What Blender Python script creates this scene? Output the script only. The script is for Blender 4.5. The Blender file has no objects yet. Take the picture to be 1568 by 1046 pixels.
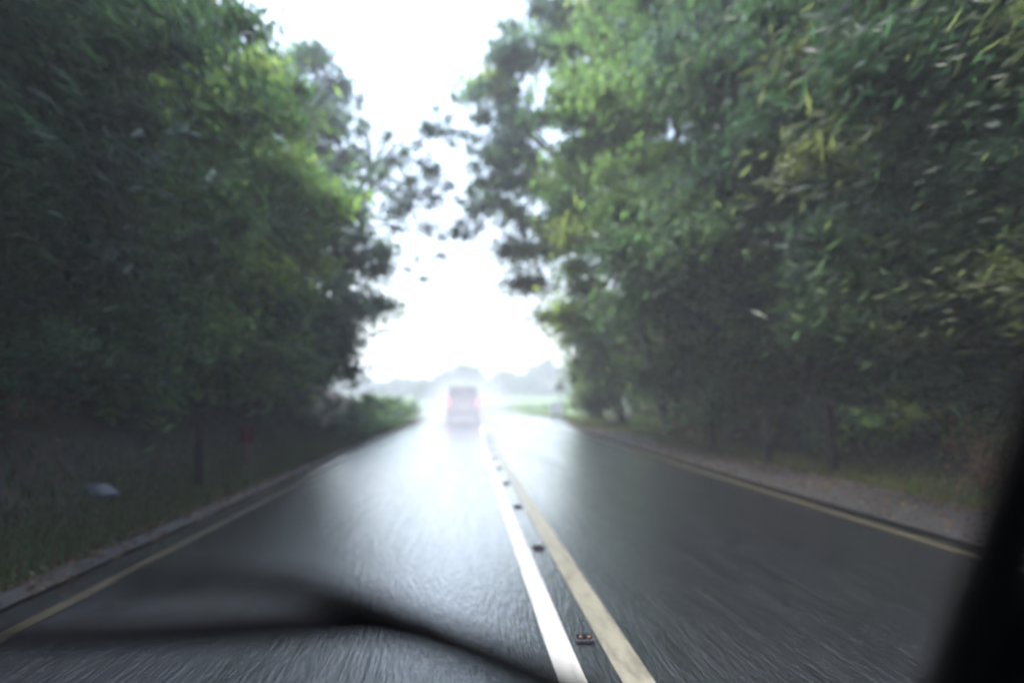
import bpy, bmesh, math, random
import numpy as np
from mathutils import Vector, Matrix

scene = bpy.context.scene
C = scene.collection
R = math.radians
rng = np.random.default_rng(7)
random.seed(7)

# ------------------------------------------------------------------ camera
F = 1400.0 / 1568.0 * 36.0
cam_d = bpy.data.cameras.new("camera")
cam_d.lens = F
cam_d.sensor_width = 36
cam_d.clip_start = 0.05
cam_d.clip_end = 3000
cam_d.dof.use_dof = True
cam_d.dof.focus_distance = 3.0
cam_d.dof.aperture_fstop = 1.25
cam = bpy.data.objects.new("camera", cam_d)
C.objects.link(cam)
cam.location = (0, 0, 1.3)
PITCH, YAW = math.atan(87 / 1400), math.atan(74 / 1400)
cam.rotation_euler = (R(90) + PITCH, 0, -YAW)
scene.camera = cam

# ------------------------------------------------------------------ sky, sun, exposure
SUN_EL, SUN_AZ = R(64), R(-58)          # azimuth from +Y towards +X
w = bpy.data.worlds.new("World")
scene.world = w
w.use_nodes = True
nt = w.node_tree
bg = nt.nodes["Background"]
sky = nt.nodes.new("ShaderNodeTexSky")
sky.sky_type = 'NISHITA'
sky.sun_disc = False
sky.sun_elevation = SUN_EL
sky.sun_rotation = SUN_AZ
sky.air_density = 1.0
sky.dust_density = 3.0
sky.ozone_density = 1.0
hs = nt.nodes.new("ShaderNodeHueSaturation")
hs.inputs["Saturation"].default_value = 0.85     # cloud cover takes the blue out
nt.links.new(sky.outputs[0], hs.inputs["Color"])
# an overcast sky is brighter overhead than at the horizon
tcw = nt.nodes.new("ShaderNodeTexCoord"); sxw = nt.nodes.new("ShaderNodeSeparateXYZ"); mrw = nt.nodes.new("ShaderNodeMapRange")
mrw.inputs["From Min"].default_value = 0.0; mrw.inputs["From Max"].default_value = 0.7
mrw.inputs["To Min"].default_value = 0.60; mrw.inputs["To Max"].default_value = 1.9
vm = nt.nodes.new("ShaderNodeVectorMath"); vm.operation = 'SCALE'
nt.links.new(tcw.outputs["Generated"], sxw.inputs[0]); nt.links.new(sxw.outputs["Z"], mrw.inputs["Value"])
nt.links.new(hs.outputs[0], vm.inputs[0]); nt.links.new(mrw.outputs[0], vm.inputs["Scale"])
nt.links.new(vm.outputs[0], bg.inputs["Color"])
bg.inputs["Strength"].default_value = 0.15
sun_d = bpy.data.lights.new("sun", 'SUN')
sun_d.energy = 1.5
sun_d.angle = R(25)
sun_d.color = (1.0, 0.99, 0.97)
sun = bpy.data.objects.new("sun", sun_d)
C.objects.link(sun)
sd = Vector((math.sin(SUN_AZ) * math.cos(SUN_EL), math.cos(SUN_AZ) * math.cos(SUN_EL), math.sin(SUN_EL)))
sun.rotation_euler = sd.to_track_quat('Z', 'Y').to_euler()
vs = scene.view_settings
vs.view_transform = 'Standard'
vs.look = 'None'
vs.exposure = 1.88
vs.gamma = 1.0
cy = scene.cycles
cy.use_denoising = True
cy.max_bounces = 8
cy.diffuse_bounces = 3
cy.glossy_bounces = 3
cy.transmission_bounces = 4
cy.transparent_max_bounces = 8
cy.volume_bounces = 1
cy.volume_step_rate = 5

# ------------------------------------------------------------------ helpers
MC = Matrix.Rotation(-YAW, 3, 'Z') @ Matrix.Rotation(R(90) + PITCH, 3, 'X')
def at(px, py, Y):
    """world point seen at photo pixel (px,py) (1568 wide) at distance Y ahead"""
    d = MC @ Vector(((px - 784) / 1400, (523 - py) / 1400, -1))
    return Vector((0, 0, 1.3)) + d * (Y / d.y)

def tag(o, label=None, cat=None, group=None, kind=None):
    if label: o["label"] = label
    if cat: o["category"] = cat
    if group: o["group"] = group
    if kind: o["kind"] = kind
    return o

def empty(name, loc, rz=0):
    o = bpy.data.objects.new(name, None)
    o.empty_display_size = 0.3
    o.location = loc
    o.rotation_euler = (0, 0, rz)
    C.objects.link(o)
    return o

def link_mesh(name, me, mat, parent=None, smooth=False):
    o = bpy.data.objects.new(name, me)
    if mat: me.materials.append(mat)
    C.objects.link(o)
    if parent is not None: o.parent = parent
    if smooth:
        me.polygons.foreach_set("use_smooth", [True] * len(me.polygons))
    return o

def from_bm(name, bm, mat, parent=None, smooth=False):
    me = bpy.data.meshes.new(name)
    bm.normal_update()
    bm.to_mesh(me); bm.free()
    return link_mesh(name, me, mat, parent, smooth)

def np_mesh(name, V, Fq, mat, parent=None, col=None, smooth=False):
    V = np.asarray(V, dtype=np.float32); Fq = np.asarray(Fq, dtype=np.int32)
    n, k = Fq.shape
    me = bpy.data.meshes.new(name)
    me.vertices.add(len(V)); me.vertices.foreach_set("co", V.ravel())
    me.loops.add(n * k); me.loops.foreach_set("vertex_index", Fq.ravel())
    me.polygons.add(n)
    me.polygons.foreach_set("loop_start", np.arange(0, n * k, k, dtype=np.int32))
    if col is not None:
        a = me.color_attributes.new("tone", 'FLOAT_COLOR', 'POINT')
        a.data.foreach_set("color", np.asarray(col, dtype=np.float32).ravel())
    me.update(calc_edges=True)
    return link_mesh(name, me, mat, parent, smooth)

def bm_box(bm, c, s, rot=None):
    m = Matrix.Translation(c)
    if rot is not None: m = m @ rot.to_4x4()
    m = m @ Matrix.Diagonal((s[0], s[1], s[2], 1))
    return bmesh.ops.create_cube(bm, size=1, matrix=m)['verts']

def bm_tube(bm, pts, radii, seg=8, cap=True, flat=1.0):
    pts = [Vector(p) for p in pts]
    rings = []
    for i, p in enumerate(pts):
        t = (pts[min(i + 1, len(pts) - 1)] - pts[max(i - 1, 0)]).normalized()
        ref = Vector((0, 0, 1)) if abs(t.z) < 0.9 else Vector((0, 1, 0))
        a = t.cross(ref).normalized(); b = t.cross(a).normalized()
        rings.append([bm.verts.new(p + (a * math.cos(q) + b * math.sin(q) * flat) * radii[i])
                      for q in (2 * math.pi * k / seg for k in range(seg))])
    for r0, r1 in zip(rings, rings[1:]):
        for k in range(seg):
            bm.faces.new((r0[k], r0[(k + 1) % seg], r1[(k + 1) % seg], r1[k]))
    if cap:
        bm.faces.new(rings[0]); bm.faces.new(rings[-1][::-1])

# ------------------------------------------------------------------ materials
def new_mat(name):
    m = bpy.data.materials.new(name); m.use_nodes = True
    return m, m.node_tree, m.node_tree.nodes["Principled BSDF"]

def N(nt, typ, **kw):
    n = nt.nodes.new(typ)
    for k, v in kw.items():
        if k.startswith("_"): setattr(n, k[1:], v)
        else: n.inputs[k].default_value = v
    return n

def simple(name, col, rough=0.5, metal=0.0, var=0.25, scale=8.0, bump=0.0, emis=None, estr=0, coat=0):
    m, t, p = new_mat(name)
    if rough > .8: p.inputs["Specular IOR Level"].default_value = 0.05
    tc = N(t, "ShaderNodeTexCoord")
    nz = N(t, "ShaderNodeTexNoise", Scale=scale, Detail=5.0)
    t.links.new(tc.outputs["Object"], nz.inputs["Vector"])
    cr = N(t, "ShaderNodeValToRGB")
    cr.color_ramp.elements[0].position = 0.3; cr.color_ramp.elements[1].position = 0.7
    cr.color_ramp.elements[0].color = tuple(c * (1 - var) for c in col) + (1,)
    cr.color_ramp.elements[1].color = tuple(min(1, c * (1 + var)) for c in col) + (1,)
    t.links.new(nz.outputs["Fac"], cr.inputs["Fac"])
    t.links.new(cr.outputs[0], p.inputs["Base Color"])
    p.inputs["Roughness"].default_value = rough
    p.inputs["Metallic"].default_value = metal
    p.inputs["Coat Weight"].default_value = coat
    if bump:
        b = N(t, "ShaderNodeBump", Strength=bump, Distance=0.02)
        t.links.new(nz.outputs["Fac"], b.inputs["Height"]); t.links.new(b.outputs[0], p.inputs["Normal"])
    if emis:
        p.inputs["Emission Color"].default_value = emis + (1,)
        p.inputs["Emission Strength"].default_value = estr
    return m

def leaf_mat(name, rough=0.5, trans=0.5):
    m, t, p = new_mat(name)
    a = N(t, "ShaderNodeAttribute", _attribute_name="tone")
    t.links.new(a.outputs["Color"], p.inputs["Base Color"])
    p.inputs["Roughness"].default_value = rough
    p.inputs["Specular IOR Level"].default_value = 0.25
    tr = N(t, "ShaderNodeBsdfTranslucent")
    hsv = N(t, "ShaderNodeHueSaturation", Saturation=1.05, Value=1.7)
    t.links.new(a.outputs["Color"], hsv.inputs["Color"])
    t.links.new(hsv.outputs[0], tr.inputs["Color"])
    mx = N(t, "ShaderNodeMixShader", Fac=trans)
    t.links.new(p.outputs[0], mx.inputs[1]); t.links.new(tr.outputs[0], mx.inputs[2])
    t.links.new(mx.outputs[0], t.nodes["Material Output"].inputs["Surface"])
    return m
M_leaf = leaf_mat("wet leaves")
M_bark = simple("wet bark", (0.035, 0.028, 0.022), 0.6, var=0.5, scale=12, bump=0.6)
M_wood = simple("weathered timber", (0.016, 0.013, 0.012), 0.85, var=0.4, scale=15, bump=0.5)
M_blacktrim = simple("black plastic trim", (0.004, 0.004, 0.0045), 0.85, var=0.2)
M_rubber = simple("black rubber", (0.004, 0.004, 0.005), 0.85, var=0.2)
M_white = simple("white painted metal", (0.5, 0.49, 0.47), 0.4, var=0.06)
M_grey = simple("galvanised grey metal", (0.16, 0.17, 0.18), 0.45, metal=0.6, var=0.15)
M_red = simple("red reflector", (0.045, 0.008, 0.008), 0.85, var=0.15)

def asphalt():
    m, t, p = new_mat("wet asphalt")
    g = N(t, "ShaderNodeNewGeometry")
    # long streaks left by tyres and draining water
    mp = N(t, "ShaderNodeMapping"); mp.inputs["Scale"].default_value = (1.0, 0.05, 1.0)
    t.links.new(g.outputs["Position"], mp.inputs["Vector"])
    n1 = N(t, "ShaderNodeTexNoise", Scale=16.0, Detail=6.0, Roughness=0.65)
    t.links.new(mp.outputs[0], n1.inputs["Vector"])
    mp2 = N(t, "ShaderNodeMapping"); mp2.inputs["Scale"].default_value = (1.5, 0.08, 1.0)
    t.links.new(g.outputs["Position"], mp2.inputs["Vector"])
    n2 = N(t, "ShaderNodeTexNoise", Scale=0.9, Detail=4.0)
    t.links.new(mp2.outputs[0], n2.inputs["Vector"])
    n3 = N(t, "ShaderNodeTexNoise", Scale=70.0, Detail=4.0)
    mp3 = N(t, "ShaderNodeMapping"); mp3.inputs["Scale"].default_value = (1.0, 0.07, 1.0)
    t.links.new(g.outputs["Position"], mp3.inputs["Vector"])
    t.links.new(mp3.outputs[0], n3.inputs["Vector"])
    cr = N(t, "ShaderNodeValToRGB")
    cr.color_ramp.elements[0].position = 0.3; cr.color_ramp.elements[1].position = 0.75
    cr.color_ramp.elements[0].color = (0.004, 0.0043, 0.0055, 1)
    cr.color_ramp.elements[1].color = (0.013, 0.0135, 0.016, 1)
    t.links.new(n1.outputs["Fac"], cr.inputs["Fac"]); t.links.new(cr.outputs[0], p.inputs["Base Color"])
    ad = N(t, "ShaderNodeMath", _operation='ADD')
    t.links.new(n1.outputs["Fac"], ad.inputs[0]); t.links.new(n2.outputs["Fac"], ad.inputs[1])
    mr = N(t, "ShaderNodeMapRange"); mr.inputs["From Min"].default_value = 0.8; mr.inputs["From Max"].default_value = 1.2
    mr.inputs["To Min"].default_value = 0.12; mr.inputs["To Max"].default_value = 0.25
    t.links.new(ad.outputs[0], mr.inputs["Value"]); t.links.new(mr.outputs[0], p.inputs["Roughness"])
    b1 = N(t, "ShaderNodeBump", Strength=0.8, Distance=0.014)
    t.links.new(n3.outputs["Fac"], b1.inputs["Height"])
    b2 = N(t, "ShaderNodeBump", Strength=0.18, Distance=0.01)
    t.links.new(n1.outputs["Fac"], b2.inputs["Height"]); t.links.new(b1.outputs[0], b2.inputs["Normal"])
    t.links.new(b2.outputs[0], p.inputs["Normal"])
    p.inputs["Specular IOR Level"].default_value = 0.36
    p.inputs["Coat Weight"].default_value = 0.7      # standing film of rain water
    p.inputs["Coat Roughness"].default_value = 0.18
    p.inputs["Coat IOR"].default_value = 1.33
    b3 = N(t, "ShaderNodeBump", Strength=0.3, Distance=0.014)
    t.links.new(n3.outputs["Fac"], b3.inputs["Height"]); t.links.new(b3.outputs[0], p.inputs["Coat Normal"])
    return m
M_road = asphalt()

def paint(name, col, worn):
    m, t, p = new_mat(name)
    g = N(t, "ShaderNodeNewGeometry")
    mp = N(t, "ShaderNodeMapping"); mp.inputs["Scale"].default_value = (1.0, 0.2, 1.0)
    t.links.new(g.outputs["Position"], mp.inputs["Vector"])
    n1 = N(t, "ShaderNodeTexNoise", Scale=14.0, Detail=8.0, Roughness=0.7)
    t.links.new(mp.outputs[0], n1.inputs["Vector"])
    cr = N(t, "ShaderNodeValToRGB")
    cr.color_ramp.elements[0].position = 0.32; cr.color_ramp.elements[1].position = 0.55
    cr.color_ramp.elements[0].color = tuple(c * worn for c in col) + (1,)
    cr.color_ramp.elements[1].color = col + (1,)
    t.links.new(n1.outputs["Fac"], cr.inputs["Fac"]); t.links.new(cr.outputs[0], p.inputs["Base Color"])
    p.inputs["Roughness"].default_value = 0.3
    b1 = N(t, "ShaderNodeBump", Strength=0.3, Distance=0.01)
    t.links.new(n1.outputs["Fac"], b1.inputs["Height"]); t.links.new(b1.outputs[0], p.inputs["Normal"])
    return m
M_line = paint("white line paint", (0.16, 0.15, 0.11), 0.45)
M_line2 = paint("bright white line paint", (0.33, 0.325, 0.30), 0.55)
M_edge = paint("dirty edge line paint", (0.05, 0.044, 0.027), 0.3)

def ground_mat():
    m, t, p = new_mat("verge and fields")
    g = N(t, "ShaderNodeNewGeometry")
    n1 = N(t, "ShaderNodeTexNoise", Scale=1.6, Detail=8.0, Roughness=0.7)
    t.links.new(g.outputs["Position"], n1.inputs["Vector"])
    soil = N(t, "ShaderNodeValToRGB")
    soil.color_ramp.elements[0].position = 0.35; soil.color_ramp.elements[1].position = 0.68
    soil.color_ramp.elements[0].color = (0.012, 0.011, 0.010, 1)
    soil.color_ramp.elements[1].color = (0.045, 0.036, 0.024, 1)
    t.links.new(n1.outputs["Fac"], soil.inputs["Fac"])
    field = N(t, "ShaderNodeValToRGB")
    field.color_ramp.elements[0].color = (0.05, 0.085, 0.03, 1)
    field.color_ramp.elements[1].color = (0.08, 0.12, 0.045, 1)
    n2 = N(t, "ShaderNodeTexNoise", Scale=0.05, Detail=6.0)
    t.links.new(g.outputs["Position"], n2.inputs["Vector"]); t.links.new(n2.outputs["Fac"], field.inputs["Fac"])
    sx = N(t, "ShaderNodeSeparateXYZ"); t.links.new(g.outputs["Position"], sx.inputs[0])
    mr = N(t, "ShaderNodeMapRange"); mr.inputs["From Min"].default_value = 45; mr.inputs["From Max"].default_value = 75
    t.links.new(sx.outputs["Y"], mr.inputs["Value"])
    mx = N(t, "ShaderNodeMix", _data_type='RGBA')
    t.links.new(mr.outputs[0], mx.inputs[0]); t.links.new(soil.outputs[0], mx.inputs[6]); t.links.new(field.outputs[0], mx.inputs[7])
    t.links.new(mx.outputs[2], p.inputs["Base Color"])
    p.inputs["Roughness"].default_value = 0.85
    p.inputs["Specular IOR Level"].default_value = 0.08
    b1 = N(t, "ShaderNodeBump", Strength=0.8, Distance=0.06)
    t.links.new(n1.outputs["Fac"], b1.inputs["Height"]); t.links.new(b1.outputs[0], p.inputs["Normal"])
    return m
M_ground = ground_mat()
M_gravel = simple("wet roadside gravel", (0.010, 0.0105, 0.013), 0.45, var=0.6, scale=22, bump=1.0)

# ------------------------------------------------------------------ road line (centre of the double white line)
CP = [(.65, -14), (.65, 0), (.65, 12), (.70, 24), (.95, 38), (1.25, 52), (1.1, 63), (-1.2, 73), (-7, 81), (-17, 87), (-34, 92), (-60, 96), (-110, 100)]
def catmull(P, per=16):
    out = []
    for i in range(1, len(P) - 2):
        p0, p1, p2, p3 = (np.array(P[i + k], float) for k in (-1, 0, 1, 2))
        for s in range(per):
            q = s / per
            out.append(0.5 * ((2 * p1) + (-p0 + p2) * q + (2 * p0 - 5 * p1 + 4 * p2 - p3) * q * q + (-p0 + 3 * p1 - 3 * p2 + p3) * q ** 3))
    return np.array(out)
CL = np.vstack([np.array([[.65, y] for y in np.arange(-14, 0, 1.0)]), catmull(CP, 24)])
TG = np.gradient(CL, axis=0); TG /= np.linalg.norm(TG, axis=1)[:, None]
NRM = np.stack([TG[:, 1], -TG[:, 0]], 1)      # to the right
SL = np.concatenate([[0], np.cumsum(np.linalg.norm(np.diff(CL, axis=0), axis=1))])

def offl(Y): return 3.13
def offr(Y): return 3.52 + 1.0 * min(1, max(0, (Y - 35) / 25)) ** 1.5

def strip(name, o0, o1, z, mat, kind="structure", y0=-99, y1=999, parent=None):
    V, Fc = [], []
    idx = [i for i in range(len(CL)) if y0 <= CL[i][1] <= y1]
    for i in idx:
        c, n = CL[i], NRM[i]
        a = o0(c[1]) if callable(o0) else o0
        b = o1(c[1]) if callable(o1) else o1
        for k in range(5):
            q = a + (b - a) * k / 4
            V.append((c[0] + n[0] * q, c[1] + n[1] * q, z))
    for i in range(len(idx) - 1):
        for k in range(4):
            a = i * 5 + k
            Fc.append((a, a + 1, a + 6, a + 5))
    o = np_mesh(name, V, Fc, mat, parent)
    if kind: o["kind"] = kind
    return o
strip("road", lambda y: -offl(y) - 0.28, lambda y: offr(y) + 0.22, 0.008, M_road)
strip("edge_line_marking", lambda y: -offl(y) - .045, lambda y: -offl(y) + .045, 0.013, M_edge)
strip("edge_line_marking", lambda y: offr(y) - .06, lambda y: offr(y) + .06, 0.013, M_edge)
strip("centre_line_marking", -0.215, -0.085, 0.013, M_line2)
strip("centre_line_marking", 0.075, 0.225, 0.013, M_line)
strip("verge_gravel", lambda y: offr(y) + .24, lambda y: offr(y) + 1.75, 0.035, M_gravel, y1=60)
strip("verge_gravel", lambda y: -offl(y) - .50, lambda y: -offl(y) - 0.30, 0.030, M_gravel, y1=55)

# ------------------------------------------------------------------ ground
def sst(a, b, x):
    t = np.clip((x - a) / (b - a), 0, 1); return t * t * (3 - 2 * t)
def gz(x, y):
    x = np.asarray(x, float); y = np.asarray(y, float)
    near = 1 - sst(48, 62, y)
    left = sst(-3.2, -7.2, x) * 1.7 * near
    right = sst(6.2, 10.5, x) * 0.9 * near
    bump = 0.05 * np.sin(x * 2.1 + y * .7) * np.cos(y * 1.3) * (sst(-4, -5, x) + sst(5.9, 7, x)) * near
    far = sst(108, 400, y) * 4.2
    return left + right + bump + far - 0.003
xs = np.concatenate([np.linspace(-900, -40, 16)[:-1], np.linspace(-40, -12, 15)[:-1], np.linspace(-12, 14, 105), np.linspace(14, 40, 14)[1:], np.linspace(40, 900, 16)[1:]])
ys = np.concatenate([np.linspace(-60, 0, 13)[:-1], np.linspace(0, 60, 121)[:-1], np.linspace(60, 340, 57), np.linspace(340, 1500, 12)[1:]])
XX, YY = np.meshgrid(xs, ys)
ZZ = gz(XX, YY)
nx, ny = len(xs), len(ys)
ii = np.arange((ny - 1) * nx).reshape(ny - 1, nx)[:, :-1].ravel()
g = np_mesh("ground", np.stack([XX.ravel(), YY.ravel(), ZZ.ravel()], 1), np.stack([ii, ii + 1, ii + nx + 1, ii + nx], 1), M_ground, smooth=True)
g["kind"] = "structure"

# ------------------------------------------------------------------ foliage
def leaves(centres, L, wr, pal, jit=0.25, align=1.9, clump_id=None, tones=None):
    """diamond leaves; long axis laid along the lane to imitate motion streaks, drooping a little"""
    n = len(centres)
    sgn = rng.choice([-1.0, 1.0], n)
    d = rng.normal(0, .62, (n, 3)); d[:, 1] += sgn * align; d[:, 2] -= .18
    d /= np.linalg.norm(d, axis=1)[:, None]
    u = rng.normal(0, 1, (n, 3)); u -= (u * d).sum(1)[:, None] * d; u /= np.linalg.norm(u, axis=1)[:, None]
    nn = np.cross(d, u)
    l = (L * rng.uniform(.55, 1.35, n))[:, None]; wd = l * wr * rng.uniform(.7, 1.3, n)[:, None]
    c = centres
    V = np.stack([c - d * l * .5, c - d * l * .05 + u * wd * .5 + nn * wd * .18, c + d * l * .5, c - d * l * .05 - u * wd * .5 + nn * wd * .18], 1).reshape(-1, 3)
    col = tones * rng.uniform(1 - jit, 1 + jit, n)[:, None]
    col = np.concatenate([np.clip(col, 0.003, .6), np.ones((n, 1))], 1)
    return V, np.arange(4 * n).reshape(n, 4), np.repeat(col, 4, 0)

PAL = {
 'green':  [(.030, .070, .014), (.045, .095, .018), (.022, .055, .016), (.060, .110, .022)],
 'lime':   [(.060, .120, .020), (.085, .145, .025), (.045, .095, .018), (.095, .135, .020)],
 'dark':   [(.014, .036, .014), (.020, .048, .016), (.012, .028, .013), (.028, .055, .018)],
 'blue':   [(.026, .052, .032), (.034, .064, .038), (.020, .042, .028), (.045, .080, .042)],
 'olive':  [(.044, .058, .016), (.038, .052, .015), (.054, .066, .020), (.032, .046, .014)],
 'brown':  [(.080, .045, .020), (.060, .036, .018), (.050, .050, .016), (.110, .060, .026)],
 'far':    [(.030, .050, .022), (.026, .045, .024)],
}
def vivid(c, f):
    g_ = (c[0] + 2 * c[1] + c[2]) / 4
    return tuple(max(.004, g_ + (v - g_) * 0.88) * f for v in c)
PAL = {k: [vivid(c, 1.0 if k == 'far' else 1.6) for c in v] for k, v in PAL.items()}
def clumps(c, r, n, cr, limit=None, hollow=.35):
    out = []
    tries = 0
    while len(out) < n and tries < n * 60:
        tries += 1
        d = rng.normal(0, 1, 3); d /= np.linalg.norm(d)
        q = rng.uniform(hollow, 1) ** .7
        p = np.array(c) + d * q * np.array(r)
        if p[2] < gz(p[0], p[1]) + .25: continue
        if limit and not limit(p): continue
        out.append((p, cr * rng.uniform(.55, 1.35)))
    return out

def leaf_points(cl, per, squash=.65):
    P, idx = [], []
    for k, (p, r) in enumerate(cl):
        m = int(per * (r / .7) ** 2)
        d = rng.normal(0, 1, (m, 3)); d /= np.linalg.norm(d, axis=1)[:, None]
        q = np.abs(rng.normal(.15, .62, m)).clip(0, 1.9)
        s = np.array([r, r * 1.25, r * squash])
        P.append(p + d * q[:, None] * s + rng.normal(0, .05 * r, (m, 3))); idx.append(np.full(m, k))
    return np.concatenate(P), np.concatenate(idx)

def left_ok(p):
    x, y, z = p
    if z < 1.1: return x < -4.3
    if z < 3.4: return x < -3.3
    return x < -1.3
def right_ok(p):
    x, y, z = p
    if z < 0.9: return x > 6.3
    if z < 3.2: return x > 5.2
    return x > .3

def tree(name, base, c, r, label, cat, group, pal='green', n=70, cr=.85, per=320, L=.3, wr=.14, trunk=.16, limit=None, hollow=.35, align=2.8, accent=None, squash=.65, limbs=9):
    bz = float(gz(*base))
    root = empty(name, (base[0], base[1], bz))
    tag(root, label, cat, group)
    B = np.array([base[0], base[1], bz])
    cl = clumps(c, r, n, cr, limit, hollow)
    # wood
    if trunk > 0:
        bm = bmesh.new()
        C0 = np.array(c) - B
        top = C0 + np.array([0, 0, r[2] * .75]); fork = C0 * np.array([.35, .35, .0]) + np.array([0, 0, max(.8, C0[2] - r[2] * .45)])
        w1 = rng.normal(0, .12, 3) * (1, 1, 0)
        bm_tube(bm, [(0, 0, -.15), tuple(fork * .5 + w1), tuple(fork), tuple((fork + top) / 2 + w1), tuple(top)],
                [trunk * 1.35, trunk, trunk * .8, trunk * .45, trunk * .1], 9)
        for (p, rr) in sorted(cl, key=lambda t: -np.linalg.norm(t[0] - np.array(c)))[:limbs * 2:2]:
            q = p - B; s = fork + (top - fork) * rng.uniform(0, .6)
            mid = (s + q) / 2 + np.array([0, 0, .25])
            bm_tube(bm, [tuple(s), tuple(mid), tuple(q)], [trunk * .42, trunk * .24, trunk * .06], 6)
            for _ in range(3):
                e = q + rng.normal(0, .8, 3) * cr
                bm_tube(bm, [tuple(mid * .3 + q * .7), tuple(e)], [trunk * .12, trunk * .03], 4)
        from_bm("trunk", bm, M_bark, root, True)
    P, idx = leaf_points(cl, per, squash)
    pp = np.array(PAL[pal]); tone = pp[rng.integers(0, len(pp), len(cl))]
    if accent is not None:
        am = rng.uniform(0, 1, len(cl)) < accent[1]
        ap = np.array(PAL[accent[0]]); tone[am] = ap[rng.integers(0, len(ap), am.sum())]
    V, Fq, col = leaves(P - B, L, wr, pal, align=align, tones=tone[idx])
    np_mesh("crown" if trunk > 0.05 else "foliage", V, Fq, M_leaf, root, col)
    return root

GL = "trees overhanging the left side of the road"
GR = "trees overhanging the right side of the road"
def T(*a, **k):
    k['L'] = k.get('L', .3) * 1.45
    return tree("broadleaf_tree", *a, **k)
# left row, near to far
T((-6.6, 5.5), (-5.8, 3.5, 5.4), (2.9, 6.2, 3.9), "dark leafy tree nearest on the left, with bright sky gaps in its top", "tree", GL, 'dark', n=95, per=300, L=.17, limit=left_ok, accent=('olive', .15), cr=.75)  # crown stretched back past the camera to shut out sky light
T((-6.6, 10.5), (-5.8, 10.5, 5.4), (2.6, 3.0, 4.6), "second tree from the left edge, green crown darkened as if in shade over the dark bank", "tree", GL, 'dark', n=90, L=.28, limit=left_ok, accent=('olive', .12))  # darker leaf tones put the shade of the left edge into the colour
T((-6.9, 15.5), (-6.1, 15.5, 5.6), (2.7, 3.0, 5.2), "full green tree mid left, paler lime patches in its crown", "tree", GL, 'green', n=110, L=.30, limit=left_ok, accent=('lime', .3))
T((-7.1, 21), (-5.8, 21, 5.4), (2.8, 3.2, 4.8), "bright lime green tree at the middle of the left row", "tree", GL, 'lime', n=110, L=.34, limit=left_ok, accent=('green', .4))
T((-6.6, 27.5), (-5.0, 27.5, 4.6), (2.8, 3.2, 4.1), "blue green tree bulging furthest over the left lane", "tree", GL, 'blue', n=125, L=.38, limit=left_ok, accent=('green', .3))
T((-8.5, 35), (-7.2, 35, 11.2), (3.0, 3.6, 5.0), "tall hazy tree whose rounded top rises behind the left row", "tree", GL, 'blue', n=85, L=.45, cr=.95, per=240)
T((-5.6, 32), (-2.1, 32, 8.8), (2.8, 2.2, 3.7), "sparse tree with thin see-through branches reaching over the road", "tree", GL, 'blue', n=64, L=.34, cr=.6, per=130, limbs=18, hollow=.1, trunk=.14)
# right row
T((8.4, 6.5), (6.3, 4.2, 5.0), (2.9, 6.0, 4.2), "dark tree nearest on the right beside the windscreen pillar", "tree", GR, 'dark', n=115, per=300, L=.17, limit=right_ok, accent=('olive', .15))  # crown drawn out behind the camera to darken the near lane
T((8.4, 11.5), (6.7, 11.5, 5.6), (2.9, 3.0, 4.6), "green tree darkened as if in shade, second from the right edge, yellowing sprays in it", "tree", GR, 'dark', n=95, L=.28, limit=right_ok, accent=('olive', .2))  # leaf colour darkened to stand in for shade at the right edge
T((8.6, 16.5), (6.7, 16.5, 7.0), (3.3, 3.2, 5.6), "dark green tree above the timber posts on the right", "tree", GR, 'dark', n=105, L=.30, limit=right_ok, accent=('blue', .4))
T((8.6, 21.5), (6.5, 21.5, 6.8), (3.5, 3.2, 6.4), "mid green tree at the middle of the right row", "tree", GR, 'green', n=125, L=.34, limit=right_ok, accent=('blue', .3))
T((8.2, 27), (5.6, 27, 8.2), (3.7, 3.4, 6.8), "large green tree leaning highest over the road from the right", "tree", GR, 'green', n=140, L=.38, limit=right_ok, accent=('lime', .25))
T((8.0, 34), (4.3, 34, 11.4), (4.9, 3.6, 7.6), "pale green tree at the back of the right row, crown reaching past the centre line", "tree", GR, 'blue', n=130, L=.42, limit=right_ok, cr=.9, accent=('lime', .35))
T((7.0, 31), (1.1, 31, 9.2), (2.4, 2.0, 3.3), "sparse see-through tree with thin sprays against the sky on the right", "tree", GR, 'blue', n=60, L=.34, cr=.55, per=110, limbs=14, hollow=.1, trunk=.13)
T((7.4, 42), (6.0, 42, 3.4), (2.3, 3.4, 3.3), "low bright green tree ending the right row above the grass", "tree", GR, 'lime', n=95, L=.42, limit=lambda p: p[0] > (5.5 if p[2] < 4.0 else 4.4), accent=('blue', .4), squash=.8)
# back rows
GB = "background trees of the wood behind the roadside rows"
BL = ["on the left behind the nearest crown", "on the left behind the second crown", "on the left behind the lime green crown", "on the left behind the blue green crown"]
for k, (y, h) in enumerate([(9, 6), (15, 6), (21.5, 5.2), (28.5, 4.4)]):
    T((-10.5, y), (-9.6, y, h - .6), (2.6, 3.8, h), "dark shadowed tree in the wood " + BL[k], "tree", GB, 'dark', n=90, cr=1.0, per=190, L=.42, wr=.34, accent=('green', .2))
BR = ["on the right beside the pillar", "on the right behind the yellowing tree", "on the right behind the timber posts", "on the right behind the mid green tree", "on the right behind the leaning tree", "on the right at the far end of the row", "on the right past the far end of the row"]
for k, (y, h) in enumerate([(7, 6), (12.5, 6.5), (18.5, 7), (24.5, 7.5), (31, 8), (38, 6.5), (45, 4.5)]):
    T((12.2, y), (11.0, y, h - .6), (2.8, 3.8, h), "dark shadowed tree in the wood " + BR[k], "tree", GB, 'dark', n=100, cr=1.0, per=190, L=.42, wr=.34, accent=('green', .2))

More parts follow.
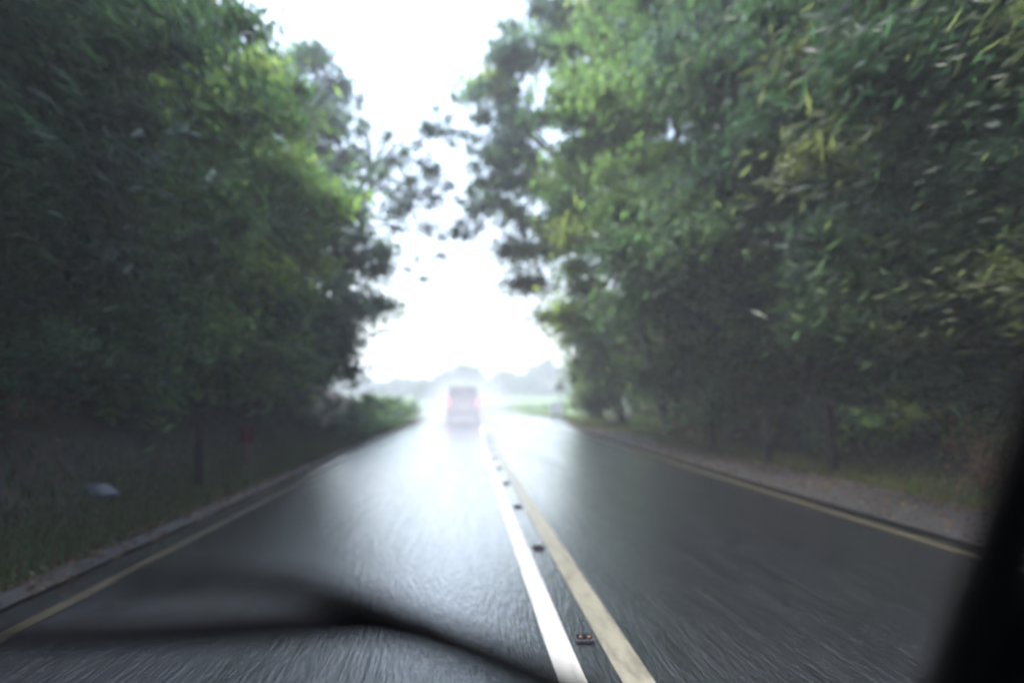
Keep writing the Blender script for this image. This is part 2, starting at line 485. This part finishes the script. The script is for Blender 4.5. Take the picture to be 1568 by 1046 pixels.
# undergrowth
def bush(x, y, rx, rz, pal, label, group, accent=None, n=26, L=.2, ry=2.0, per=200, name="bush", cat="bush", limit=None, align=.9):
    tree(name, (x, y), (x, y, float(gz(x, y)) + rz * .8), (rx, ry, rz * 1.2), label, cat, group, pal, n=n, cr=.5, per=per, L=L, trunk=.03, limit=limit, accent=accent, align=align, limbs=6, hollow=.2)
GBL = "bushes on the left bank"
GBR = "bushes behind the right verge"
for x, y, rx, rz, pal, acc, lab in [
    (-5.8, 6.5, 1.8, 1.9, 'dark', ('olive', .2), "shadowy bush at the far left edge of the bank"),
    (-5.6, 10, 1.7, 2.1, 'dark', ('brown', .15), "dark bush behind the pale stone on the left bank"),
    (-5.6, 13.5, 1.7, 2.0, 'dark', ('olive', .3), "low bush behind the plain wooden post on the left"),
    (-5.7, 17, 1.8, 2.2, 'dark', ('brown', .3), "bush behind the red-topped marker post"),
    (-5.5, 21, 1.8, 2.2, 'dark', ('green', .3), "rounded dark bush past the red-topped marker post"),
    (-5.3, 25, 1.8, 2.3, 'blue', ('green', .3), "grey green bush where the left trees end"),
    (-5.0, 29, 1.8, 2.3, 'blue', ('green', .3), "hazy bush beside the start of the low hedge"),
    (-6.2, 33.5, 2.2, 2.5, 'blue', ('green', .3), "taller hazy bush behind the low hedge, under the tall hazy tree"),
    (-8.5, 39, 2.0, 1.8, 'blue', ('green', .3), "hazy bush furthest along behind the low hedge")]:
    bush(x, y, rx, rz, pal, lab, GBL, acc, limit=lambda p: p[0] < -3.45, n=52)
for x, y, rx, rz, pal, acc, lab in [
    (8.0, 7.0, 1.6, 1.8, 'brown', ('green', .5), "brownish bush at the right edge beside the pillar"),
    (7.9, 10.3, 1.6, 1.9, 'dark', ('brown', .3), "dark bush right of all the timber posts"),
    (7.7, 13.5, 1.6, 1.9, 'lime', ('brown', .2), "glossy green bush behind the nearest timber post"),
    (7.8, 16.8, 1.7, 2.2, 'blue', ('green', .4), "grey green bush behind the middle timber post"),
    (7.7, 20.3, 1.6, 2.0, 'olive', ('brown', .3), "mixed green and brown bush behind the farthest timber post"),
    (7.8, 24, 1.7, 2.1, 'brown', ('green', .5), "russet bush just left of the farthest timber post"),
    (7.6, 28, 1.7, 2.1, 'olive', ('brown', .3), "olive bush with russet sprays behind the verge"),
    (7.4, 32, 1.8, 2.2, 'dark', ('brown', .2), "dark hollow bush half way along the right verge"),
    (7.4, 36.5, 1.8, 2.2, 'lime', ('green', .4), "bright green bush near the end of the right verge"),
    (7.6, 41.5, 2.0, 1.5, 'green', ('blue', .3), "low green bush filling in under the tree that ends the right row")]:
    bush(x, y, rx, rz, pal, lab, GBR, acc, limit=lambda p: p[0] > 6.15, n=40)
for k, (x, y) in enumerate([(6.6, 24.5), (6.55, 27.5), (6.9, 11.2)]):
    bush(x, y, .55, .45, 'brown', ["rusty brown bracken clump nearest the farthest post", "second rusty bracken clump, further along the verge", "rusty bracken clump in shade right of the posts"][k],
         "bracken clumps on the right verge", None, n=14, L=.16, ry=.9, per=120, name="bracken", cat="fern")
# low hedge on the left beyond the trees
root = empty("hedge", (-4.1, 42, 0)); tag(root, "low rounded green hedge tapering away along the left road edge", "hedge")
cl = []
for y in np.arange(27, 58, .55):
    hh = 1.25 * (1 - sst(50, 59, y)) + .12 + .1 * math.sin(y * 1.3); cx = np.interp(y, CL[:260, 1], CL[:260, 0]) - 3.95
    for _ in range(4):
        cl.append((np.array([cx - rng.uniform(-.05, 1.5), y + rng.normal(0, .3), rng.uniform(.12, max(.2, hh - .1))]), rng.uniform(.25, .42) * min(1, hh)))
P, idx = leaf_points(cl, 520, .8)
pp = np.array(PAL['green'] + PAL['blue']); tone = pp[rng.integers(0, len(pp), len(cl))]
V, Fq, col = leaves(P - np.array([-4.1, 42, 0]), .15, .4, '', tones=tone[idx])
np_mesh("foliage", V, Fq, M_leaf, root, col)

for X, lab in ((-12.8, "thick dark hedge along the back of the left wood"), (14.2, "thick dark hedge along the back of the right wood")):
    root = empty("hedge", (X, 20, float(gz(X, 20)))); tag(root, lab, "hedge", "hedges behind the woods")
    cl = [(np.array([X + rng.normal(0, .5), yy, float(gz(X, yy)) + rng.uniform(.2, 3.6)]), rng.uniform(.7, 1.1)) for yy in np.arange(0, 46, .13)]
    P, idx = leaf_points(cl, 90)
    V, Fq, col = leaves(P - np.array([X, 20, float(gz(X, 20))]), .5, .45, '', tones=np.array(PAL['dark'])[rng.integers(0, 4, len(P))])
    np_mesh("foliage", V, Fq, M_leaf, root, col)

# distant trees and hedges across the field
FAR = [  # px centre, px top, px half width, distance, label
 (705, 566, 36, 237, "broad round distant tree directly above the van"),
 (772, 570, 17, 266, "small pointed distant tree right of the van"),
 (806, 578, 22, 288, "low distant tree between the pointed one and the road sign"),
 (835, 556, 24, 259, "tall faint distant tree left of the triangular sign"),
 (655, 596, 13, 201, "small faint tree left of the van"),
 (618, 596, 28, 273, "wide low distant trees clump above the low hedge"),
 (880, 560, 26, 273, "faint distant tree half hidden by the right row"),
 (575, 596, 28, 273, "faint low distant tree at the end of the left row"),
]
for px, top, hw, Y, lab in FAR:
    tp = at(px, top, Y); x = tp.x; zt = tp.z; rw = hw * Y / 1400; b = float(gz(x, Y))
    hgt = max(zt - b, 2.5)
    tree("distant_tree", (x, Y), (x, Y, b + hgt * .52), (rw, rw, hgt * .48), lab, "tree", "distant trees across the field", 'far', n=60, cr=rw * .28 + .2, per=int(26 + 0 * rw), L=2.0, wr=.55, trunk=.5, align=0, hollow=.1)
root = empty("field_hedge", (10, 150, float(gz(10, 150)))); tag(root, "long faint hedge crossing the far field below the trees", "hedge")
cl = [(np.array([x, 250 + rng.normal(0, 2), float(gz(x, 250)) + rng.uniform(.3, 3.4)]), rng.uniform(1.5, 2.5)) for x in np.arange(-80, 90, 1.5)]
P, idx = leaf_points(cl, 40)
V, Fq, col = leaves(P - np.array([10, 150, float(gz(10, 150))]), 1.8, .55, '', align=0, tones=np.array(PAL['far'])[rng.integers(0, 2, len(P))])
np_mesh("foliage", V, Fq, M_leaf, root, col)
root = empty("roadside_hedge", (16, 100, 0)); tag(root, "low dark hedge strip at the near edge of the green field", "hedge")
cl = [(np.array([x, 101 + rng.normal(0, .3), rng.uniform(.1, .35)]), rng.uniform(.25, .45)) for x in np.arange(2, 30, .25)]
P, idx = leaf_points(cl, 110)
V, Fq, col = leaves(P - np.array([16, 100, 0]), .3, .5, '', align=0, tones=np.array(PAL['green'])[rng.integers(0, 4, len(P))])
np_mesh("foliage", V, Fq, M_leaf, root, col)

# ------------------------------------------------------------------ grass and fallen leaves
def blades(x, y, h, tones, name, label):
    n = len(x); z = gz(x, y)
    a = rng.uniform(0, 2 * np.pi, n); hh = h * rng.uniform(.5, 1.4, n); lean = rng.normal(0, .45, (n, 2)) * hh[:, None]
    wd = .012 + .02 * h
    b = np.stack([x, y, z], 1); s = np.stack([np.cos(a), np.sin(a), 0 * a], 1) * wd
    tip = b + np.stack([lean[:, 0], lean[:, 1], hh], 1)
    V = np.stack([b - s, b + s, tip], 1).reshape(-1, 3)
    col = np.repeat(np.concatenate([tones * rng.uniform(.7, 1.3, n)[:, None], np.ones((n, 1))], 1), 3, 0)
    o = np_mesh(name, V, np.arange(3 * n).reshape(n, 3), M_leaf, None, col)
    tag(o, label, "grass", kind="stuff"); return o
n = 26000
y = 4 + 46 * rng.uniform(0, 1, n) ** 1.2
x = np.interp(y, CL[:300, 1], CL[:300, 0]) - 3.75 - np.abs(rng.normal(0, .75, n))
gp = np.array([(.025, .045, .012), (.035, .045, .014), (.035, .028, .014), (.02, .035, .012)])
blades(x, y, .13, gp[rng.integers(0, 4, n)], "grass", "ragged grass growing along the foot of the left bank")
y = 8 + 62 * rng.uniform(0, 1, n) ** 1.0
x = np.interp(y, CL[:330, 1], CL[:330, 0]) + 3.52 + np.clip((y - 35) / 25, 0, 1) ** 1.5 + np.where(y < 30, 1.75, np.interp(y, [30, 45], [1.75, .4])) + np.abs(rng.normal(0, .55 + .03 * np.clip(y - 30, 0, 30), n))
gp = np.array([(.05, .075, .018), (.06, .075, .022), (.07, .05, .02), (.04, .06, .018)])
blades(x, y, .14, gp[rng.integers(0, 4, n)], "grass", "brighter grass growing along the right verge behind the gravel")
def litter(x, y, z0, label, pal):
    n = len(x)
    P = np.stack([x, y, np.maximum(gz(x, y), z0) + .012], 1)
    a = rng.uniform(0, 6.28, n); l = rng.uniform(.02, .055, n)
    d = np.stack([np.cos(a), np.sin(a), rng.normal(0, .25, n)], 1) * l[:, None]; e = np.stack([-np.sin(a), np.cos(a), rng.normal(0, .25, n)], 1) * l[:, None] * .55
    V = np.stack([P - d, P + e, P + d, P - e], 1).reshape(-1, 3)
    pp = np.array(pal)
    col = np.repeat(np.concatenate([pp[rng.integers(0, len(pp), n)], np.ones((n, 1))], 1), 4, 0)
    tag(np_mesh("fallen_leaves", V, np.arange(4 * n).reshape(n, 4), M_leaf, None, col), label, "fallen leaves", kind="stuff")
lp = [(.05, .03, .014), (.03, .02, .012), (.07, .045, .02), (.02, .016, .012), (.09, .075, .05)]
n = 9000; y = rng.uniform(5, 45, n); x = np.interp(y, CL[:300, 1], CL[:300, 0]) + 3.7 + np.abs(rng.normal(1.5, .8, n))
litter(x, y, .035, "brown fallen leaves scattered on the right gravel verge", lp)
n = 7000; y = rng.uniform(4, 40, n); x = np.interp(y, CL[:300, 1], CL[:300, 0]) - 3.35 - np.abs(rng.normal(.8, .6, n))
litter(x, y, .030, "brown fallen leaves scattered on the left verge", lp)

# ------------------------------------------------------------------ timber posts and small roadside things
def post(name, base_px, Y, h, w, label, group, lean=(0, 0), mat=M_wood, cat="post"):
    p = at(base_px, 650, Y); x = p.x; z = float(gz(x, Y))
    root = empty(name, (x, Y, z)); tag(root, label, cat, group)
    bm = bmesh.new()
    q = [(0, 0, -.1), (lean[0] * .5, lean[1] * .5, h * .5), (lean[0], lean[1], h)]
    bm_tube(bm, q, [w * .55, w * .5, w * .47], 10)
    from_bm("shaft", bm, mat, root)
    bm = bmesh.new()
    bm_tube(bm, [(lean[0], lean[1], h), (lean[0], lean[1], h + w * .35)], [w * .5, w * .2], 10)
    from_bm("cap", bm, mat, root)
    return root
GP = "timber posts along the right verge"
M_post_pale = simple("pale weathered timber", (0.04, 0.035, 0.03), 0.85, var=0.3, scale=10, bump=.4)
post("timber_post", 1092, 22.0, 1.15, .15, "thin straight dark post, farthest of the three on the right verge", GP, (-.03, 0))
r2 = post("timber_post", 1177, 17.8, 1.05, .15, "middle post of three on the right verge, paler above a dark foot", GP, (-.04, 0), mat=M_post_pale)
bm = bmesh.new(); bm_tube(bm, [(0, 0, -.05), (-.008, 0, .42)], [.1, .095], 10); from_bm("foot_sleeve", bm, M_blacktrim, r2)
post("timber_post", 1277, 14.8, 1.2, .2, "thickest dark leaning post, nearest of the three on the right verge", GP, (-.13, 0))
post("wooden_post", 305, 12.7, .95, .12, "plain dark wooden post in the grass on the left", "posts on the left verge", (.02, 0), mat=M_wood)
r = post("marker_post", 378, 16.0, .50, .2, "short brown marker post with a dull red top on the left verge", "posts on the left verge", (0, 0), mat=simple("brown painted timber", (.06, .035, .025), .85))
bm = bmesh.new(); bm_tube(bm, [(0, 0, .46), (0, 0, .74)], [.125, .12], 10); from_bm("reflector", bm, M_red, r)

def blob(name, loc, s, mat, label, cat, group=None, seed=0):
    bm = bmesh.new(); bmesh.ops.create_icosphere(bm, subdivisions=3, radius=1)
    rr = random.Random(seed); ph = [rr.uniform(0, 6) for _ in range(6)]
    for v in bm.verts:
        d = 1 + .13 * math.sin(3 * v.co.x + ph[0]) * math.sin(4 * v.co.y + ph[1]) + .1 * math.sin(6 * v.co.z + ph[2]) + .05 * math.sin(11 * v.co.x + ph[3]) * math.sin(9 * v.co.y + ph[4])
        v.co = Vector((v.co.x * s[0], v.co.y * s[1], v.co.z * s[2])) * d
    o = from_bm(name, bm, mat, None, True); o.location = loc; tag(o, label, cat, group); return o
p = at(150, 740, 10.5)
blob("stone", (p.x, 10.5, float(gz(p.x, 10.5)) + .04), (.2, .15, .10), simple("pale wet stone", (.035, .038, .048), .6, var=.3), "pale wet stone lying on the dark left bank", "stone", None, 3)
p = at(1207, 712, 17.5)
bm = bmesh.new(); v = bm_box(bm, (0, 0, .02), (.14, .05, .025)); bmesh.ops.bevel(bm, geom=bm.edges[:], offset=.008, segments=2)
o = from_bm("litter", bm, M_white); o.location = (p.x, 17.5, float(max(gz(p.x, 17.5), .035))); o.rotation_euler = (0, -.25, .3)
tag(o, "small white piece of litter lying between the posts", "litter")

# ------------------------------------------------------------------ road studs
def stud():
    root = empty("road_stud", (0, 0, 0))
    bm = bmesh.new()
    bm_box(bm, (0, 0, .008), (.10, .15, .012)); bmesh.ops.bevel(bm, geom=bm.edges[:], offset=.006, segments=2)
    from_bm("housing", bm, simple("cast iron housing", (.03, .03, .032), .45, metal=.5), root)
    bm = bmesh.new()
    bm_box(bm, (0, 0, .018), (.08, .07, .012)); bmesh.ops.bevel(bm, geom=bm.edges[:], offset=.005, segments=2)
    from_bm("rubber_pad", bm, M_rubber, root)
    for s in (-1, 1):
        bm = bmesh.new(); bmesh.ops.create_uvsphere(bm, u_segments=12, v_segments=8, radius=.011, matrix=Matrix.Translation((s * .022, -.036, .022)))
        from_bm("reflector", bm, simple("orange glass bead", (.12, .05, .03), .3), root)
    return root
names = ["nearest", "second nearest", "third nearest", "fourth nearest", "fifth nearest", "sixth nearest", "seventh nearest", "eighth nearest", "ninth nearest", "tenth nearest"]
base = stud()
for k in range(10):
    if k == 0: r = base
    else:
        r = base.copy(); C.objects.link(r)
        for ch in base.children:
            c = ch.copy(); C.objects.link(c); c.parent = r
    Y = 4.95 + 3.0 * k
    r.location = (np.interp(Y, CL[:300, 1], CL[:300, 0]), Y, .008)
    tag(r, names[k] + " reflective stud between the double white lines", "road stud", "reflective studs between the double lines")

# ------------------------------------------------------------------ van ahead
def van(loc, rz):
    root = empty("van", loc, rz)
    tag(root, "grey van driving ahead in its own spray with red tail lights lit", "van")
    paintm = simple("silver grey paint", (.10, .105, .115), .35, metal=.2, var=.08, coat=.4)
    glass = simple("dark window glass", (.015, .017, .02), .08, var=.1)
    bm = bmesh.new()
    sec = [(-.88, .22), (-.93, .9), (-.90, 1.15), (-.78, 1.82), (-.66, 1.95), (.66, 1.95), (.78, 1.82), (.90, 1.15), (.93, .9), (.88, .22)]
    stations = [(0.0, .97, 1.0), (.12, 1.0, 1.0), (2.6, 1.0, 1.0), (3.1, .98, .97), (3.75, .95, .62), (4.6, .9, .5), (4.72, .84, .42)]
    rings = []
    for (y, sx_, sz) in stations:
        ring = []
        for (x, z) in sec:
            zz = z if z < 1.0 else 1.0 + (z - 1.0) * max(0, (sz - .42) / .58) if sz < 1 else z
            off = .10 * max(0, z - .9) if y < .2 else 0
            ring.append(bm.verts.new((x * sx_, y + off, zz if sz >= .42 else z * .9)))
        rings.append(ring)
    for a, b in zip(rings, rings[1:]):
        for k in range(len(sec)): bm.faces.new((a[k], a[(k + 1) % len(sec)], b[(k + 1) % len(sec)], b[k]))
    bm.faces.new(rings[0][::-1]); bm.faces.new(rings[-1])
    from_bm("body", bm, paintm, root, False)
    bm = bmesh.new(); vv = [bm.verts.new(c) for c in ((-.72, .0, 1.18), (.72, .0, 1.18), (.64, .045, 1.74), (-.64, .045, 1.74))]
    f = bm.faces.new(vv); r_ = bmesh.ops.extrude_face_region(bm, geom=[f]); bmesh.ops.translate(bm, verts=[e for e in r_['geom'] if isinstance(e, bmesh.types.BMVert)], vec=(0, -.02, 0))
    from_bm("rear_window", bm, glass, root)
    for s in (-1, 1):
        bm = bmesh.new(); bm_box(bm, (s * .81, -.02, 1.08), (.15, .09, .34)); bmesh.ops.bevel(bm, geom=bm.edges[:], offset=.02, segments=2)
        from_bm("tail_light", bm, simple("lit red tail light", (.5, .02, .02), .3, emis=(1, .06, .05), estr=1.6), root)
        for y in (.9, 3.75):
            bm = bmesh.new(); bmesh.ops.create_cone(bm, cap_ends=True, segments=24, radius1=.34, radius2=.34, depth=.22, matrix=Matrix.Translation((s * .80, y, .34)) @ Matrix.Rotation(R(90), 4, 'Y'))
            wh = from_bm("tyre", bm, M_rubber, root)
            bm = bmesh.new(); bmesh.ops.create_cone(bm, cap_ends=True, segments=16, radius1=.2, radius2=.2, depth=.24, matrix=Matrix.Translation((s * .80, y, .34)) @ Matrix.Rotation(R(90), 4, 'Y'))
            from_bm("rim", bm, M_grey, wh)
        bm = bmesh.new(); bm_box(bm, (s * 1.02, 3.0, 1.2), (.16, .1, .22)); bmesh.ops.bevel(bm, geom=bm.edges[:], offset=.02, segments=2)
        from_bm("door_mirror", bm, M_blacktrim, root)
    bm = bmesh.new(); bm_box(bm, (0, -.07, .5), (1.76, .16, .22)); bmesh.ops.bevel(bm, geom=bm.edges[:], offset=.03, segments=2)
    from_bm("bumper", bm, M_blacktrim, root)
    bm = bmesh.new(); bm_box(bm, (0, -.02, .82), (.52, .03, .11)); from_bm("number_plate", bm, simple("yellow plate", (.5, .4, .08), .4), root)
    return root
p = at(709, 620, 50)
van((p.x, 50, .01), R(-1))

# ------------------------------------------------------------------ sign and white board on the right bend
def sign():
    p = at(857, 592, 66); x = p.x
    root = empty("road_sign", (x, 66, 0)); tag(root, "dark triangular road sign on a grey pole at the end of the right verge", "road sign")
    bm = bmesh.new(); bm_tube(bm, [(0, 0, -.1), (0, 0, 2.65)], [.045, .045], 10); from_bm("pole", bm, M_grey, root)
    bm = bmesh.new()
    tri = [(-.45, 0), (.45, 0), (0, .78)]
    def rounded(s):
        out = []; cx_, cz = 0, .26
        pts = [((a - cx_) * s + cx_, (b - cz) * s + cz) for a, b in tri]
        for i in range(3):
            a, b, c = pts[i - 1], pts[i], pts[(i + 1) % 3]
            for q in (.08, .03):
                out.append((b[0] + (a[0] - b[0]) * q, b[1] + (a[1] - b[1]) * q))
            for q in (.03, .08):
                out.append((b[0] + (c[0] - b[0]) * q, b[1] + (c[1] - b[1]) * q))
        return out
    def plate(s, y0, y1, name, mat, par):
        bm = bmesh.new(); P_ = rounded(s)
        a = [bm.verts.new((u, y0, v + 1.85)) for u, v in P_]; b = [bm.verts.new((u, y1, v + 1.85)) for u, v in P_]
        bm.faces.new(a); bm.faces.new(b[::-1])
        for k in range(len(a)): bm.faces.new((a[k], b[k], b[(k + 1) % len(a)], a[(k + 1) % len(a)]))
        bmesh.ops.recalc_face_normals(bm, faces=bm.faces[:])
        return from_bm(name, bm, mat, par)
    bm.free()
    pl = plate(1.0, -.075, -.05, "sign_plate", simple("dull grey sign back", (.06, .062, .068), .5), root)
    bm = bmesh.new(); bm_box(bm, (0, -.08, 2.0), (.5, .012, .04)); bm_box(bm, (0, -.08, 2.25), (.3, .012, .04)); from_bm("stiffener", bm, M_grey, pl)
sign()
p = at(852, 630, 62)
root = empty("marker_board", (p.x, 62, 0)); tag(root, "square white board on short legs below the triangular sign", "sign board")
bm = bmesh.new(); bm_box(bm, (0, 0, .62), (.85, .05, .8)); bmesh.ops.bevel(bm, geom=bm.edges[:], offset=.015, segments=2); from_bm("board", bm, M_white, root)
for s in (-1, 1):
    bm = bmesh.new(); bm_box(bm, (s * .3, .055, .3), (.06, .05, .7)); from_bm("leg", bm, M_grey, root)

# ------------------------------------------------------------------ the car the photograph is taken from
car = empty("car", (-.42, .6, 0)); tag(car, "dark car around the viewer: blurred windscreen pillar, black door top and wiper in the foreground", "car")
def rel(v): return tuple(Vector(v) - Vector((-.42, .6, 0)))
bm = bmesh.new()
pp = [at(1432, 1130, .56), at(1488, 980, .52), at(1552, 800, .48), at(1620, 610, .44), at(1705, 390, .40), at(1810, 100, .36)]
bm_tube(bm, [rel(v) for v in pp], [.021, .019, .018, .018, .02, .022], 12, flat=.8)
from_bm("windscreen_pillar", bm, M_blacktrim, car, True)
# left pillar of the windscreen (outside the frame) and roof rail
bm = bmesh.new()
q = [Vector((-.84 - v.x, v.y, v.z)) for v in pp]
bm_tube(bm, [rel(v) for v in q], [.021, .019, .018, .018, .02, .022], 12, flat=.8)
from_bm("windscreen_pillar", bm, M_blacktrim, car, True)
# door top / mirror corner, lower right
bm = bmesh.new()
a = [at(1440, 1090, .56), at(1530, 945, .52), at(1640, 815, .48), at(1800, 700, .42)]
lo = [Vector((v.x + .02, v.y, v.z - .5)) for v in a]
out = Vector((.09, 0.0, 0))
V1 = [bm.verts.new(rel(v)) for v in a]; V2 = [bm.verts.new(rel(v)) for v in lo]
V3 = [bm.verts.new(rel(v + out)) for v in a]; V4 = [bm.verts.new(rel(v + out)) for v in lo]
for k in range(3):
    bm.faces.new((V1[k], V1[k + 1], V2[k + 1], V2[k])); bm.faces.new((V3[k], V4[k], V4[k + 1], V3[k + 1]))
    bm.faces.new((V1[k], V3[k], V3[k + 1], V1[k + 1])); bm.faces.new((V2[k], V2[k + 1], V4[k + 1], V4[k]))
bm.faces.new((V1[0], V2[0], V4[0], V3[0])); bm.faces.new((V1[3], V3[3], V4[3], V2[3]))
bmesh.ops.bevel(bm, geom=[e for e in bm.edges], offset=.01, segments=2)
from_bm("door", bm, M_blacktrim, car)
# wiper: blade and arm
wp = empty("wiper", (0, 0, 0)); wp.parent = car
bm = bmesh.new()
bl = [at(-60, 980, .62), at(120, 974, .62), at(300, 966, .62), at(450, 955, .61), at(570, 951, .60), at(650, 968, .60), at(700, 990, .59)]
bm_tube(bm, [rel(v) for v in bl], [.005, .008, .010, .011, .012, .012, .010], 8)
from_bm("wiper_blade", bm, M_rubber, wp, True)
bm = bmesh.new()
bl = [at(190, 893, .52), at(330, 886, .52), at(460, 900, .52), at(560, 930, .52), at(660, 972, .52), at(770, 1016, .52), at(920, 1080, .52)]
bm_tube(bm, [rel(v) for v in bl], [.003, .005, .007, .009, .010, .010, .010], 8)
from_bm("wiper_arm", bm, M_blacktrim, wp, True)
# scuttle, bonnet and dashboard, all below the frame
bm = bmesh.new()
rows = [(.95, .93, .72), (1.15, .90, .78), (1.5, .84, .80), (1.85, .72, .76), (1.98, .55, .70)]
prev = None
for (y, z, hw) in rows:
    ring = [bm.verts.new((x * hw, y - .6, z - .08 * abs(x) ** 3)) for x in (-1, -.75, -.4, 0, .4, .75, 1)]
    low = [bm.verts.new((v.co.x, v.co.y, v.co.z - .04)) for v in ring]
    if prev:
        for k in range(6):
            bm.faces.new((prev[0][k], prev[0][k + 1], ring[k + 1], ring[k])); bm.faces.new((prev[1][k], low[k], low[k + 1], prev[1][k + 1]))
        for k in (0, 6): bm.faces.new((prev[0][k], ring[k], low[k], prev[1][k]))
    else:
        for k in range(6): bm.faces.new((ring[k], low[k], low[k + 1], ring[k + 1]))
    prev = (ring, low)
for k in range(6): bm.faces.new((prev[0][k], prev[0][k + 1], prev[1][k + 1], prev[1][k]))
bmesh.ops.recalc_face_normals(bm, faces=bm.faces[:])
from_bm("bonnet", bm, simple("dark blue car paint", (.02, .025, .04), .3, coat=.6), car, True)
bm = bmesh.new(); bm_box(bm, (0, .12, .9), (1.45, .42, .1)); bmesh.ops.bevel(bm, geom=bm.edges[:], offset=.04, segments=3)
from_bm("dashboard", bm, M_blacktrim, car)

bm = bmesh.new(); bm_box(bm, (0, -1.52, 1.56), (1.40, 2.6, .05)); bmesh.ops.bevel(bm, geom=bm.edges[:], offset=.02, segments=2)  # unseen roof, added to keep the cabin and pillar dark
from_bm("roof", bm, M_blacktrim, car)
bm = bmesh.new(); bm_box(bm, (-.80, -.8, .62), (.06, 2.6, .62)); bmesh.ops.bevel(bm, geom=bm.edges[:], offset=.02, segments=2)
from_bm("door", bm, M_blacktrim, car)
bm = bmesh.new(); bm_box(bm, (0, -1.7, .75), (1.40, .15, .9)); bmesh.ops.bevel(bm, geom=bm.edges[:], offset=.04, segments=3)  # unseen back panel, added to darken the cabin
from_bm("rear_panel", bm, M_blacktrim, car)
# ------------------------------------------------------------------ air
def volume(name, lo, hi, dens, aniso, label, colour=(.72, .76, .80, 1)):
    bm = bmesh.new(); c = [(a + b) / 2 for a, b in zip(lo, hi)]; bm_box(bm, c, [b - a for a, b in zip(lo, hi)])
    m = bpy.data.materials.new(name); m.use_nodes = True; t = m.node_tree; t.nodes.clear()
    out = t.nodes.new("ShaderNodeOutputMaterial"); v = t.nodes.new("ShaderNodeVolumePrincipled")
    v.inputs["Color"].default_value = colour; v.inputs["Density"].default_value = dens; v.inputs["Anisotropy"].default_value = aniso
    t.links.new(v.outputs[0], out.inputs["Volume"])
    o = from_bm(name, bm, m); tag(o, label, "haze", kind="stuff"); return o
volume("haze", (-950, -65, -1.2), (950, 1550, 19), .0024, .2, "pale rainy mist filling the whole valley")
bm = bmesh.new(); bmesh.ops.create_icosphere(bm, subdivisions=4, radius=1)
for v in bm.verts: v.co = Vector((v.co.x * 3.6, v.co.y * 9.0, v.co.z * 2.9)) + Vector((0, 0, 0))
m = bpy.data.materials.new("spray"); m.use_nodes = True; t = m.node_tree; t.nodes.clear()
out = t.nodes.new("ShaderNodeOutputMaterial"); v = t.nodes.new("ShaderNodeVolumePrincipled")
v.inputs["Color"].default_value = (.60, .62, .65, 1); v.inputs["Anisotropy"].default_value = .2
tc = N(t, "ShaderNodeTexCoord"); mp = N(t, "ShaderNodeMapping"); mp.inputs["Scale"].default_value = (1 / 3.6, 1 / 9.0, 1 / 2.9)
ln = N(t, "ShaderNodeVectorMath", _operation='LENGTH'); mr = N(t, "ShaderNodeMapRange", _interpolation_type='SMOOTHSTEP')
mr.inputs["From Min"].default_value = .1; mr.inputs["From Max"].default_value = .98; mr.inputs["To Min"].default_value = .24; mr.inputs["To Max"].default_value = 0
t.links.new(tc.outputs["Object"], mp.inputs[0]); t.links.new(mp.outputs[0], ln.inputs[0]); t.links.new(ln.outputs["Value"], mr.inputs["Value"])
t.links.new(mr.outputs[0], v.inputs["Density"]); t.links.new(v.outputs[0], out.inputs["Volume"])
o = from_bm("spray", bm, m); o.location = (.15, 50, .3)
tag(o, "pale spray thrown up from the wet road around the van", "spray", kind="stuff")
